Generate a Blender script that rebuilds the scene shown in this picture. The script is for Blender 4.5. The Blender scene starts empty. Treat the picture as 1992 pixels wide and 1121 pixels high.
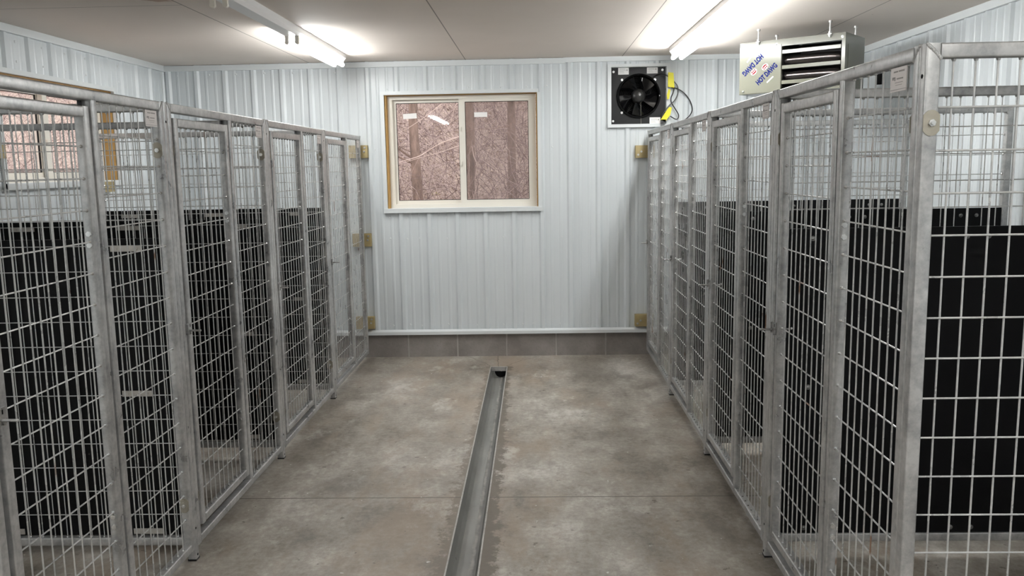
import bpy, math, random
from mathutils import Vector, Matrix
random.seed(7)
scene = bpy.context.scene
COL = scene.collection
PI = math.pi

# ------------------------------------------------------------------ materials
def newmat(name):
    m = bpy.data.materials.new(name); m.use_nodes = True
    nt = m.node_tree
    return m, nt, nt.nodes['Principled BSDF']

def simple(name, col, rough=.5, metal=0., spec=.5, emit=None, es=0., coat=0.):
    m, nt, b = newmat(name)
    b.inputs['Base Color'].default_value = (*col, 1)
    b.inputs['Roughness'].default_value = rough
    b.inputs['Metallic'].default_value = metal
    b.inputs['Specular IOR Level'].default_value = spec
    b.inputs['Coat Weight'].default_value = coat
    if emit:
        b.inputs['Emission Color'].default_value = (*emit, 1)
        b.inputs['Emission Strength'].default_value = es
    return m

def worldpos(nt):
    g = nt.nodes.new('ShaderNodeNewGeometry')
    return g.outputs['Position']

def noise(nt, vec, scale, detail=4, rough=.55, mapping=None):
    if mapping:
        mp = nt.nodes.new('ShaderNodeMapping'); mp.inputs['Scale'].default_value = mapping
        nt.links.new(vec, mp.inputs['Vector']); vec = mp.outputs['Vector']
    n = nt.nodes.new('ShaderNodeTexNoise'); n.inputs['Scale'].default_value = scale
    n.inputs['Detail'].default_value = detail; n.inputs['Roughness'].default_value = rough
    nt.links.new(vec, n.inputs['Vector'])
    return n.outputs['Fac']

def ramp(nt, fac, stops):
    r = nt.nodes.new('ShaderNodeValToRGB'); e = r.color_ramp.elements
    while len(e) < len(stops): e.new(.5)
    for el, (p, c) in zip(e, stops):
        el.position = p; el.color = (*c, 1) if len(c) == 3 else c
    nt.links.new(fac, r.inputs['Fac'])
    return r.outputs['Color']

def mixc(nt, fac, a, b, mode='MIX'):
    n = nt.nodes.new('ShaderNodeMix'); n.data_type = 'RGBA'; n.blend_type = mode
    for s, v in ((n.inputs[0], fac), (n.inputs[6], a), (n.inputs[7], b)):
        if hasattr(v, 'is_linked'): nt.links.new(v, s)
        elif isinstance(v, (int, float)): s.default_value = v
        else: s.default_value = (*v, 1)
    return n.outputs[2]

def math_(nt, op, a, b=None, c=None):
    n = nt.nodes.new('ShaderNodeMath'); n.operation = op
    for i, v in enumerate((a, b, c)):
        if v is None: continue
        if hasattr(v, 'is_linked'): nt.links.new(v, n.inputs[i])
        else: n.inputs[i].default_value = v
    return n.outputs[0]

def mrange(nt, v, a, b, c=0., d=1.):
    n = nt.nodes.new('ShaderNodeMapRange')
    n.inputs[1].default_value = a; n.inputs[2].default_value = b
    n.inputs[3].default_value = c; n.inputs[4].default_value = d
    nt.links.new(v, n.inputs[0])
    return n.outputs[0]

def bump(nt, b, h, strength=.2, dist=.01):
    n = nt.nodes.new('ShaderNodeBump'); n.inputs['Strength'].default_value = strength
    n.inputs['Distance'].default_value = dist
    nt.links.new(h, n.inputs['Height']); nt.links.new(n.outputs['Normal'], b.inputs['Normal'])

def m_galv(name, lo, hi, rough=.45, metal=.55, rust=False):
    m, nt, b = newmat(name)
    p = worldpos(nt)
    n1 = noise(nt, p, 9, 5, .6)
    n2 = noise(nt, p, 48, 4, .65)
    f = math_(nt, 'ADD', math_(nt, 'MULTIPLY', n1, .6), math_(nt, 'MULTIPLY', n2, .4))
    c = ramp(nt, f, [(.36, lo), (.60, hi)])
    # dark scuffs
    n3 = noise(nt, p, 30, 4, .7)
    c = mixc(nt, mrange(nt, n3, .66, .74, 0, .45), c, (.16, .15, .14))
    if rust:
        n4 = noise(nt, p, 5, 3, .5)
        c = mixc(nt, mrange(nt, n4, .715, .745, 0, .8), c, (.23, .10, .035))
    nt.links.new(c, b.inputs['Base Color'])
    b.inputs['Metallic'].default_value = metal
    nt.links.new(mrange(nt, n1, .3, .7, rough - .08, rough + .12), b.inputs['Roughness'])
    return m

GALV = m_galv('galvanized_steel', (.285, .287, .288), (.525, .523, .515), .34, .52)
WIRE = m_galv('galvanized_wire', (.43, .432, .43), (.60, .60, .59), .30, .35, True)
ZINC = simple('bright_zinc', (.75, .75, .74), .28, .9)
PLATE = m_galv('yellowed_plate', (.27, .25, .20), (.36, .335, .28), .5, .4)
STRAP = m_galv('strap_steel', (.36, .34, .31), (.46, .44, .41), .5, .4)
BLACK = simple('black_plastic_panel', (.0045, .0045, .005), .5, 0, .12)
DARK = simple('dark_void', (.004, .004, .004), .9, 0, .1)
WHITE_ENAMEL = simple('white_enamel', (.80, .80, .80), .35)
CREAM = simple('cream_lampholder', (.80, .76, .68), .45)
VINYL = simple('white_vinyl', (.76, .73, .66), .4)
PAPER = simple('white_label', (.90, .89, .88), .6)
INK = simple('grey_print', (.28, .26, .25), .6)
BLKPAINT = simple('black_paint', (.007, .007, .008), .42, 0, .2)
GLOSSBLK = simple('gloss_black', (.004, .004, .0045), .07, 0, .22)
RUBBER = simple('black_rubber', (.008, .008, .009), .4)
YELLOW = simple('yellow_tag', (.72, .66, .015), .5)
HEATER = simple('putty_grey_enamel', (.150, .150, .120), .20, .0, .5)
TUBEST = simple('aluminized_tube', (.10, .088, .085), .20, .9)
BLUE = simple('blue_print', (.004, .009, .085), .8, 0, .08)
RED = simple('red_print', (.17, .005, .010), .8, 0, .08)

def m_steelwall():
    m, nt, b = newmat('painted_white_steel')
    p = worldpos(nt)
    n1 = noise(nt, p, 1.6, 3, .5)
    c = ramp(nt, n1, [(.3, (.603, .643, .663)), (.7, (.646, .683, .70))])
    nt.links.new(c, b.inputs['Base Color'])
    b.inputs['Roughness'].default_value = .33
    b.inputs['Specular IOR Level'].default_value = .5
    return m
STEEL = m_steelwall()
TRIM = simple('white_trim_steel', (.66, .69, .70), .35)

def m_ceiling():
    m, nt, b = newmat('ceiling_board')
    p = worldpos(nt)
    sep = nt.nodes.new('ShaderNodeSeparateXYZ'); nt.links.new(p, sep.inputs[0])
    c = ramp(nt, noise(nt, p, 1.1, 4, .55), [(.3, (.73, .66, .60)), (.7, (.79, .715, .655))])
    def line(axis, pos, w):
        d = math_(nt, 'ABSOLUTE', math_(nt, 'SUBTRACT', sep.outputs[axis], pos))
        return math_(nt, 'LESS_THAN', d, w)
    s = None
    for ax, pos, w in (('X', -.545, .0035), ('X', .70, .003), ('X', -1.80, .0035), ('X', 1.92, .003)):
        l = line(ax, pos, w); s = l if s is None else math_(nt, 'MAXIMUM', s, l)
    cr = math_(nt, 'MULTIPLY', line('Y', 4.47, .003), math_(nt, 'LESS_THAN', sep.outputs['X'], -1.80))
    s = math_(nt, 'MAXIMUM', s, cr)
    c = mixc(nt, math_(nt, 'MULTIPLY', s, .8), c, (.17, .145, .125))
    # screw dimples beside the seams and a rusty water stain
    v = nt.nodes.new('ShaderNodeTexVoronoi'); v.inputs['Scale'].default_value = 2.4
    nt.links.new(p, v.inputs['Vector'])
    c = mixc(nt, math_(nt, 'MULTIPLY', math_(nt, 'LESS_THAN', v.outputs['Distance'], .018), .5), c, (.25, .22, .2))
    dx = math_(nt, 'POWER', math_(nt, 'MULTIPLY', math_(nt, 'ADD', sep.outputs['X'], 1.86), 7), 2)
    dy = math_(nt, 'POWER', math_(nt, 'MULTIPLY', math_(nt, 'SUBTRACT', sep.outputs['Y'], 4.33), 9), 2)
    d = math_(nt, 'ADD', math_(nt, 'SQRT', math_(nt, 'ADD', dx, dy)), math_(nt, 'MULTIPLY', noise(nt, p, 14, 3), .9))
    c = mixc(nt, mrange(nt, d, .75, 1.0, .6, 0), c, (.30, .13, .05))
    nt.links.new(c, b.inputs['Base Color'])
    b.inputs['Roughness'].default_value = .75
    return m
CEIL = m_ceiling()

def m_floor():
    m, nt, b = newmat('stained_concrete')
    p = worldpos(nt)
    sep = nt.nodes.new('ShaderNodeSeparateXYZ'); nt.links.new(p, sep.inputs[0])
    X, Y = sep.outputs['X'], sep.outputs['Y']
    big = noise(nt, p, .9, 3, .5)
    med = noise(nt, p, 3.6, 12, .72, (1, .62, 1))
    fin = noise(nt, p, 34, 8, .72)
    f = math_(nt, 'ADD', math_(nt, 'ADD', math_(nt, 'MULTIPLY', big, .30), math_(nt, 'MULTIPLY', med, .50)), math_(nt, 'MULTIPLY', fin, .20))
    c = ramp(nt, f, [(.41, (.130, .114, .094)), (.47, (.225, .200, .170)), (.53, (.315, .29, .255)), (.59, (.45, .424, .385))])
    # tan to reddish dirt film, mostly beside the drain
    st = noise(nt, p, 1.7, 8, .7, (1.5, .6, 1))
    near = mrange(nt, math_(nt, 'ABSOLUTE', math_(nt, 'ADD', X, .45)), .15, .75, .08, 0)
    c = mixc(nt, mrange(nt, math_(nt, 'ADD', st, near), .52, .66, 0, .55), c, (.27, .205, .15))
    # chalky pale blooms with ragged edges
    ch = noise(nt, p, 2.3, 12, .76, (1, .65, 1))
    c = mixc(nt, mrange(nt, ch, .56, .63, 0, .55), c, (.50, .475, .435))
    # darker damp patches
    dp = noise(nt, p, 1.5, 10, .72, (1.1, .6, 1))
    c = mixc(nt, mrange(nt, dp, .54, .64, 0, .6), c, (.13, .113, .094))
    # crumbling dark edge on both sides of the drain
    rag = math_(nt, 'MULTIPLY', math_(nt, 'SUBTRACT', noise(nt, p, 12, 10, .8), .5), .34)
    far = mrange(nt, Y, 2.5, 6., .075, .026)
    dr = math_(nt, 'SUBTRACT', math_(nt, 'SUBTRACT', X, -.242), math_(nt, 'ADD', far, rag))
    inside = math_(nt, 'LESS_THAN', Y, 6.56)
    on = math_(nt, 'MULTIPLY', inside, math_(nt, 'GREATER_THAN', X, -.242))
    c = mixc(nt, math_(nt, 'MULTIPLY', on, mrange(nt, dr, -.010, .010, .85, 0)), c, (.095, .078, .058))
    dl = math_(nt, 'SUBTRACT', math_(nt, 'SUBTRACT', -.372, X), math_(nt, 'ADD', math_(nt, 'MULTIPLY', far, .7), math_(nt, 'MULTIPLY', rag, -1.)))
    ol = math_(nt, 'MULTIPLY', inside, math_(nt, 'LESS_THAN', X, -.372))
    c = mixc(nt, math_(nt, 'MULTIPLY', ol, mrange(nt, dl, -.010, .010, .7, 0)), c, (.12, .098, .074))
    # dark specks and crumbs
    sp = noise(nt, p, 16, 3, .6, (1, 1.4, 1))
    c = mixc(nt, mrange(nt, sp, .68, .70, 0, .7), c, (.075, .06, .048))
    sp2 = noise(nt, p, 21, 2, .6, (1.2, 1, 1))
    c = mixc(nt, mrange(nt, sp2, .735, .75, 0, .7), c, (.60, .59, .57))
    # saw-cut joint across the floor
    jw = math_(nt, 'ABSOLUTE', math_(nt, 'SUBTRACT', Y, 3.875))
    c = mixc(nt, math_(nt, 'MULTIPLY', math_(nt, 'LESS_THAN', jw, .004), .85), c, (.06, .048, .04))
    # cracks from the end of the drain to the wall
    nx = math_(nt, 'MULTIPLY', math_(nt, 'SUBTRACT', noise(nt, p, 6, 4, .6), .5), .10)
    def crack(x0, y0, x1, y1, w=.004):
        t = math_(nt, 'DIVIDE', math_(nt, 'SUBTRACT', Y, y0), y1 - y0)
        tt = math_(nt, 'POWER', math_(nt, 'MAXIMUM', t, 0.), 1.5)
        xc = math_(nt, 'ADD', math_(nt, 'MULTIPLY', tt, x1 - x0), x0)
        d = math_(nt, 'ABSOLUTE', math_(nt, 'SUBTRACT', math_(nt, 'ADD', X, nx), xc))
        inr = math_(nt, 'MULTIPLY', math_(nt, 'GREATER_THAN', t, 0.), math_(nt, 'LESS_THAN', t, 1.))
        return math_(nt, 'MULTIPLY', math_(nt, 'LESS_THAN', d, w), inr)
    k = math_(nt, 'MAXIMUM', crack(-.31, 6.56, -.34, 6.95), math_(nt, 'MAXIMUM', crack(-.375, 6.54, -.60, 6.93), crack(-.25, 6.54, .05, 6.94)))
    c = mixc(nt, math_(nt, 'MULTIPLY', k, .7), c, (.085, .072, .055))
    nt.links.new(c, b.inputs['Base Color'])
    nt.links.new(mrange(nt, med, .3, .7, .36, .62), b.inputs['Roughness'])
    b.inputs['Specular IOR Level'].default_value = .38
    bump(nt, b, fin, .12, .004)
    return m
FLOOR = m_floor()

def m_drain():
    m, nt, b = newmat('drain_grey_polymer')
    p = worldpos(nt)
    c = ramp(nt, noise(nt, p, 3, 5, .6, (3, .8, 1)), [(.35, (.15, .15, .138)), (.65, (.23, .23, .215))])
    sep = nt.nodes.new('ShaderNodeSeparateXYZ'); nt.links.new(p, sep.inputs[0])
    # chalky silt line lying along the bottom, broken up by noise
    wob = math_(nt, 'MULTIPLY', math_(nt, 'SUBTRACT', noise(nt, p, 12, 6, .75), .5), .022)
    d = math_(nt, 'ABSOLUTE', math_(nt, 'SUBTRACT', math_(nt, 'ADD', sep.outputs['X'], wob), -.288))
    gate = mrange(nt, noise(nt, p, 5.5, 5, .7), .38, .55, .25, 1.)
    c = mixc(nt, mrange(nt, noise(nt, p, 22, 3), .70, .72, 0, .8), c, (.06, .05, .045))
    c = mixc(nt, math_(nt, 'MULTIPLY', mrange(nt, d, .003, .011, 1, 0), gate), c, (.52, .51, .48))
    nt.links.new(c, b.inputs['Base Color']); b.inputs['Roughness'].default_value = .38
    return m
DRAIN = m_drain()

def m_wood(name, a, bcol, axis=(1, 1, 12)):
    m, nt, b = newmat(name)
    p = worldpos(nt)
    c = ramp(nt, noise(nt, p, 7, 5, .6, axis), [(.3, a), (.7, bcol)])
    nt.links.new(c, b.inputs['Base Color']); b.inputs['Roughness'].default_value = .6
    return m
WOOD = m_wood('yellow_pine', (.36, .20, .055), (.50, .31, .10), (9, 9, 1))
BLOCKWOOD = m_wood('tan_block', (.30, .235, .105), (.40, .32, .16), (1, 1, 1))

def m_block():
    m, nt, b = newmat('grey_concrete_block')
    p = worldpos(nt)
    c = ramp(nt, noise(nt, p, 2.6, 6, .65), [(.34, (.165, .148, .136)), (.66, (.285, .262, .245))])
    c = mixc(nt, mrange(nt, noise(nt, p, 50, 3, .6), .55, .7, 0, .3), c, (.12, .11, .10))
    nt.links.new(c, b.inputs['Base Color']); b.inputs['Roughness'].default_value = .85
    bump(nt, b, noise(nt, p, 70, 4), .4, .004)
    return m
CMU = m_block()
MORTAR = simple('mortar', (.37, .35, .32), .85)

def m_glass():
    m = bpy.data.materials.new('window_glass'); m.use_nodes = True
    nt = m.node_tree; nt.nodes.clear()
    o = nt.nodes.new('ShaderNodeOutputMaterial'); mx = nt.nodes.new('ShaderNodeMixShader')
    t = nt.nodes.new('ShaderNodeBsdfTransparent'); g = nt.nodes.new('ShaderNodeBsdfGlossy')
    t.inputs[0].default_value = (.95, .93, .93, 1)
    g.inputs['Roughness'].default_value = .02
    f = nt.nodes.new('ShaderNodeFresnel'); f.inputs[0].default_value = 1.5
    ge = nt.nodes.new('ShaderNodeNewGeometry')
    fr = math_(nt, 'MULTIPLY', f.outputs[0], math_(nt, 'SUBTRACT', 1., ge.outputs['Backfacing']))
    nt.links.new(fr, mx.inputs[0]); nt.links.new(t.outputs[0], mx.inputs[1])
    nt.links.new(g.outputs[0], mx.inputs[2]); nt.links.new(mx.outputs[0], o.inputs[0])
    return m
GLASS = m_glass()

def m_screen():
    m = bpy.data.materials.new('insect_screen'); m.use_nodes = True
    nt = m.node_tree; nt.nodes.clear()
    o = nt.nodes.new('ShaderNodeOutputMaterial'); mx = nt.nodes.new('ShaderNodeMixShader')
    t = nt.nodes.new('ShaderNodeBsdfTransparent'); g = nt.nodes.new('ShaderNodeBsdfDiffuse')
    g.inputs[0].default_value = (.36, .31, .30, 1)
    mx.inputs[0].default_value = .24
    nt.links.new(t.outputs[0], mx.inputs[1]); nt.links.new(g.outputs[0], mx.inputs[2]); nt.links.new(mx.outputs[0], o.inputs[0])
    return m
SCREEN = m_screen()

def m_emit(name, col, s):
    m = bpy.data.materials.new(name); m.use_nodes = True
    nt = m.node_tree; nt.nodes.clear()
    o = nt.nodes.new('ShaderNodeOutputMaterial'); e = nt.nodes.new('ShaderNodeEmission')
    e.inputs[0].default_value = (*col, 1); e.inputs[1].default_value = s
    nt.links.new(e.outputs[0], o.inputs[0])
    return m
LAMP = m_emit('fluorescent_lamp', (.985, 1.0, .99), 80)

def m_bark(name, a, bcol):
    m, nt, b = newmat(name)
    p = worldpos(nt)
    c = ramp(nt, noise(nt, p, 7, 8, .75, (2, 2, .45)), [(.36, a), (.62, bcol)])
    nt.links.new(c, b.inputs['Base Color']); b.inputs['Roughness'].default_value = .9
    return m
BARK = m_bark('brown_bark', (.10, .075, .064), (.30, .225, .19))
BARK2 = m_bark('grey_bark', (.26, .19, .165), (.38, .29, .25))
TWIG = m_bark('pinkish_twigs', (.33, .27, .262), (.62, .525, .50))
TWIG2 = m_bark('dark_twigs', (.11, .08, .08), (.27, .205, .205))
PALE = m_bark('pale_branch', (.62, .52, .48), (.75, .65, .60))
LITTER = m_bark('leaf_litter', (.33, .265, .225), (.60, .51, .44))
GREEN = m_bark('yellow_green_leaves', (.36, .36, .12), (.58, .55, .25))

# ------------------------------------------------------------------ mesh builder
class MB:
    def __init__(s): s.v = []; s.f = []
    def add(s, vs, fs):
        o = len(s.v); s.v += [tuple(v) for v in vs]; s.f += [tuple(i + o for i in f) for f in fs]; return s
    def box(s, x0, x1, y0, y1, z0, z1):
        vs = [(x, y, z) for x in (x0, x1) for y in (y0, y1) for z in (z0, z1)]
        return s.add(vs, [(0, 1, 3, 2), (4, 6, 7, 5), (0, 4, 5, 1), (2, 3, 7, 6), (0, 2, 6, 4), (1, 5, 7, 3)])
    def rbar(s, axis, x0, x1, y0, y1, z0, z1, r=.005):
        """rounded square tube along an axis"""
        lo = [x0, y0, z0]; hi = [x1, y1, z1]
        a = 'xyz'.index(axis); b, c = [(1, 2), (2, 0), (0, 1)][a]
        prof = []
        for cx, cy, st in ((hi[b] - r, hi[c] - r, 0), (lo[b] + r, hi[c] - r, 1), (lo[b] + r, lo[c] + r, 2), (hi[b] - r, lo[c] + r, 3)):
            for k in range(4):
                t = (st + k / 3) * PI / 2
                prof.append((cx + r * math.cos(t), cy + r * math.sin(t)))
        vs = []
        for e in (lo[a], hi[a]):
            for pb, pc in prof:
                q = [0, 0, 0]; q[a] = e; q[b] = pb; q[c] = pc; vs.append(q)
        n = len(prof)
        fs = [(i, (i + 1) % n, n + (i + 1) % n, n + i) for i in range(n)]
        fs += [tuple(reversed(range(n))), tuple(range(n, 2 * n))]
        return s.add(vs, fs)
    def cyl(s, p0, p1, r0, n=8, r1=None, caps=True):
        r1 = r0 if r1 is None else r1
        p0 = Vector(p0); p1 = Vector(p1); d = (p1 - p0)
        if d.length < 1e-9: return s
        d.normalize(); u = d.orthogonal().normalized(); w = d.cross(u)
        vs = []
        for p, r in ((p0, r0), (p1, r1)):
            for i in range(n):
                t = 2 * PI * i / n; vs.append(p + u * (r * math.cos(t)) + w * (r * math.sin(t)))
        fs = [(i, (i + 1) % n, n + (i + 1) % n, n + i) for i in range(n)]
        if caps: fs += [tuple(reversed(range(n))), tuple(range(n, 2 * n))]
        return s.add(vs, fs)
    def tube(s, pts, r, n=6, taper=1.):
        pts = [Vector(p) for p in pts]; k = len(pts); vs = []; fs = []
        u = None
        for i, p in enumerate(pts):
            d = (pts[min(i + 1, k - 1)] - pts[max(i - 1, 0)]).normalized()
            if u is None: u = d.orthogonal().normalized()
            else:
                u = (u - d * u.dot(d)).normalized()
            w = d.cross(u); rr = r * (1 + (taper - 1) * i / (k - 1))
            for j in range(n):
                t = 2 * PI * j / n; vs.append(p + u * (rr * math.cos(t)) + w * (rr * math.sin(t)))
        for i in range(k - 1):
            for j in range(n):
                fs.append((i * n + j, i * n + (j + 1) % n, (i + 1) * n + (j + 1) % n, (i + 1) * n + j))
        fs += [tuple(reversed(range(n))), tuple(range((k - 1) * n, k * n))]
        return s.add(vs, fs)
    def ball(s, c, r, n=8, m=5, sc=(1, 1, 1)):
        vs = [(c[0], c[1], c[2] + r * sc[2])]; fs = []
        for i in range(1, m):
            t = PI * i / m
            for j in range(n):
                a = 2 * PI * j / n
                vs.append((c[0] + r * sc[0] * math.sin(t) * math.cos(a), c[1] + r * sc[1] * math.sin(t) * math.sin(a), c[2] + r * sc[2] * math.cos(t)))
        vs.append((c[0], c[1], c[2] - r * sc[2])); L = len(vs) - 1
        for j in range(n): fs.append((0, 1 + j, 1 + (j + 1) % n))
        for i in range(m - 2):
            for j in range(n):
                a = 1 + i * n + j; b = 1 + i * n + (j + 1) % n
                fs.append((a, a + n, b + n, b))
        for j in range(n): fs.append((L, 1 + (m - 2) * n + (j + 1) % n, 1 + (m - 2) * n + j))
        return s.add(vs, fs)
    def lathe(s, prof, c, ax=1, n=40, sgn=1):
        """revolve (r, h) round an axis through c; h goes along axis"""
        b, cc = [(1, 2), (2, 0), (0, 1)][ax]; vs = []; fs = []
        for r, h in prof:
            for j in range(n):
                t = 2 * PI * j / n; q = [c[0], c[1], c[2]]; q[ax] += sgn * h; q[b] += r * math.cos(t); q[cc] += r * math.sin(t); vs.append(q)
        for i in range(len(prof) - 1):
            for j in range(n):
                fs.append((i * n + j, i * n + (j + 1) % n, (i + 1) * n + (j + 1) % n, (i + 1) * n + j))
        return s.add(vs, fs)
    def prism(s, poly, axis, a0, a1):
        a = 'xyz'.index(axis); b, c = [(1, 2), (2, 0), (0, 1)][a]; n = len(poly); vs = []
        for e in (a0, a1):
            for pb, pc in poly:
                q = [0, 0, 0]; q[a] = e; q[b] = pb; q[c] = pc; vs.append(q)
        fs = [(i, (i + 1) % n, n + (i + 1) % n, n + i) for i in range(n)] + [tuple(reversed(range(n))), tuple(range(n, 2 * n))]
        return s.add(vs, fs)
    def xf(s, M):
        s.v = [tuple(M @ Vector(v)) for v in s.v]; return s
    def mesh(s, name, mat, smooth=True):
        me = bpy.data.meshes.new(name); me.from_pydata(s.v, [], s.f); me.update()
        me.materials.append(mat)
        if smooth:
            me.polygons.foreach_set('use_smooth', [True] * len(me.polygons)); me.set_sharp_from_angle(angle=math.radians(38))
        return me
    def build(s, name, mat, parent=None, smooth=True, loc=None):
        o = bpy.data.objects.new(name, s.mesh(name, mat, smooth)); COL.objects.link(o)
        if getattr(s, 'w', None):
            n0 = len(s.f); v0 = len(s.v); s.add(s.w.v, s.w.f); me = s.mesh(name, mat, smooth); me.materials.append(WELD)
            me.polygons.foreach_set('material_index', [0 if i < n0 else 1 for i in range(len(s.f))]); o.data = me
        if parent: o.parent = parent
        if loc: o.location = loc
        return o

def tag(o, label=None, cat=None, group=None, kind=None):
    if label: o['label'] = label
    if cat: o['category'] = cat
    if group: o['group'] = group
    if kind: o['kind'] = kind
    return o
def empty(name, loc, rz=0.):
    o = bpy.data.objects.new(name, None); COL.objects.link(o); o.location = loc; o.rotation_euler = (0, 0, rz)
    o.empty_display_size = .1
    return o
def structure(o): o['kind'] = 'structure'; return o
def copy_tree(o, parent=None):
    c = o.copy(); COL.objects.link(c); c.parent = parent
    for ch in list(o.children): copy_tree(ch, c)
    return c
def share(name, me, parent, loc, rot=None):
    o = bpy.data.objects.new(name, me); COL.objects.link(o); o.parent = parent; o.location = loc
    if rot: o.rotation_euler = rot
    return o

def text_mesh(name, body, size, mat, M, parent, bold=.0, xs=1., depth=.0006):
    cu = bpy.data.curves.new(name, 'FONT'); cu.body = body; cu.size = size; cu.align_x = 'CENTER'; cu.align_y = 'CENTER'
    cu.offset = bold; cu.extrude = depth; cu.resolution_u = 3
    t = bpy.data.objects.new(name + '_src', cu); COL.objects.link(t)
    dg = bpy.context.evaluated_depsgraph_get(); dg.update()
    me = bpy.data.meshes.new_from_object(t.evaluated_get(dg)); me.name = name
    bpy.data.objects.remove(t); bpy.data.curves.remove(cu)
    me.transform(M @ Matrix.Diagonal((xs, 1, 1, 1)))
    me.materials.clear(); me.materials.append(mat)
    o = bpy.data.objects.new(name, me); COL.objects.link(o); o.parent = parent
    return o

# ------------------------------------------------------------------ dimensions (metres)
WL, WR, WB, WF = -3.0, 2.51, 6.95, -3.6      # faces of left, right, back wall and the wall behind the camera
CZ = 2.417
XL, XR = -1.398, .897                        # front faces of the two kennel rows
T = .034; H = 1.83; PITCH = 1.214; DEPTH = 1.535

# ------------------------------------------------------------------ camera
CAMF = 1650.
yaw, pit, rol, ch = .0295, .1423, -.0173, 1.567
cy, sy = math.cos(yaw), math.sin(yaw)
rt = Vector((cy, sy, 0)); fw = Vector((-sy, cy, 0)); up = Vector((0, 0, 1))
f2 = fw * math.cos(pit) - up * math.sin(pit); u2 = up * math.cos(pit) + fw * math.sin(pit)
r3 = rt * math.cos(rol) + u2 * math.sin(rol); u3 = u2 * math.cos(rol) - rt * math.sin(rol)
cam = bpy.data.objects.new('camera', bpy.data.cameras.new('camera')); COL.objects.link(cam)
cam.data.sensor_width = 36; cam.data.lens = CAMF / 1992 * 36; cam.data.clip_start = .05
M = Matrix((r3, u3, -f2)).transposed().to_4x4(); M.translation = (0, 0, ch)
cam.matrix_world = M
scene.camera = cam

# ------------------------------------------------------------------ room shell
SCREW = MB().ball((0, 0, 0), .0065, 8, 4, (1, .6, 1)).cyl((0, .003, 0), (0, 0, 0), .009, 10).mesh('screw', TRIM)

def rib_profile(a0, a1, phase, pitch=.2315):
    """(along, out) points of ribbed steel sheet between a0 and a1"""
    pts = [(a0, 0.)]
    k = math.floor((a0 - phase) / pitch) - 1
    while phase + k * pitch < a1 + .2:
        c = phase + k * pitch
        for off, w0, w1, h in ((0, .027, .012, .016), (pitch * .335, .013, .006, .0028), (pitch * .665, .013, .006, .0028)):
            for d, z in ((-w0, 0), (-w1, h), (w1, h), (w0, 0)):
                q = c + off + d
                if a0 < q < a1: pts.append((q, z))
        k += 1
    pts.append((a1, 0.))
    return sorted(pts)

def rib_wall(name, a0, a1, z0, z1, phase, holes, place, thick=.14):
    """place(a, out, z) -> world point"""
    prof = rib_profile(a0, a1, phase)
    cuts = sorted({c for h in holes for c in h[:2]})
    def outat(a):
        for (p, q), (p2, q2) in zip(prof, prof[1:]):
            if p <= a <= p2: return q + (q2 - q) * (a - p) / max(1e-9, p2 - p)
        return 0
    prof = sorted(set(prof) | {(c, outat(c)) for c in cuts})
    mb = MB()
    for (p, q), (p2, q2) in zip(prof, prof[1:]):
        if p2 - p < 1e-7: continue
        zs = [z0]
        for h in holes:
            if h[0] <= (p + p2) / 2 <= h[1]: zs += [h[2], h[3]]
        zs.append(z1)
        for i in range(0, len(zs), 2):
            if zs[i + 1] - zs[i] > 1e-4:
                mb.add([place(p, q, zs[i]), place(p2, q2, zs[i]), place(p2, q2, zs[i + 1]), place(p, q, zs[i + 1])], [(0, 1, 2, 3)])
    # core behind the sheet, with the same openings
    xs = sorted({a0, a1} | {c for h in holes for c in h[:2]})
    for p, p2 in zip(xs, xs[1:]):
        zs = [0.0]
        for h in holes:
            if h[0] <= (p + p2) / 2 <= h[1]: zs += [h[2], h[3]]
        zs.append(CZ + .1)
        for i in range(0, len(zs), 2):
            c8 = [place(a, o, z) for a in (p, p2) for o in (-.03, -thick) for z in (zs[i], zs[i + 1])]
            mb.add(c8, [(0, 1, 3, 2), (4, 6, 7, 5), (0, 4, 5, 1), (2, 3, 7, 6), (0, 2, 6, 4), (1, 5, 7, 3)])
    return structure(mb.build(name, STEEL, smooth=False))

W1 = (-1.21, .022, 1.242, 2.152)             # back window opening x0 x1 z0 z1
FAN = (.612, 1.055, 1.887, 2.334)
W2 = (4.76, 6.07, 1.52, 2.14)                # left window opening y0 y1 z0 z1
BASEZ = .2
wall_back = rib_wall('wall_back', WL, WR, BASEZ, CZ, -1.106, [W1, FAN], lambda a, o, z: (a, WB - o, z))
wall_left = rib_wall('wall_left', WF, WB, BASEZ, CZ, 6.72, [W2], lambda a, o, z: (WL + o, a, z))
wall_right = rib_wall('wall_right', WF, WB, BASEZ, CZ, 6.76, [], lambda a, o, z: (WR - o, a, z))
wall_front = rib_wall('wall_front', WL, WR, BASEZ, CZ, -1.1, [], lambda a, o, z: (a, WF + o, z))
# screws of the back wall
for z, xs in ((1.168, (-1.20, -1.06, -.96, -.73, -.48, -.25, -.02)),
              (.995, (-1.20, -1.06, -.96, -.73, -.49, -.27, -.10, -.03, .21, .44, .67, .83)),
              (.268, (-1.20, -1.06, -.96, -.74, -.50, -.28, -.19, -.12, -.03, .19, .42, .65, .74)),
              (2.20, (-1.18, -1.02, -.95, -.74, -.53, -.27, -.06, .10)),
              (1.72, (-1.30, .14, .37, .60)), (2.34, (-2.88, -2.62, -2.40, -2.17, -1.94, -1.6))):
    for x in xs: share('screw', SCREW, wall_back, (x, WB - .002, z + random.uniform(-.006, .006)))
for y in (4.98, 5.25, 5.5, 5.75, 6.2, 6.5):
    for z in (2.22, 2.33): share('screw', SCREW, wall_left, (WL + .002, y, z), (0, 0, PI / 2))

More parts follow.
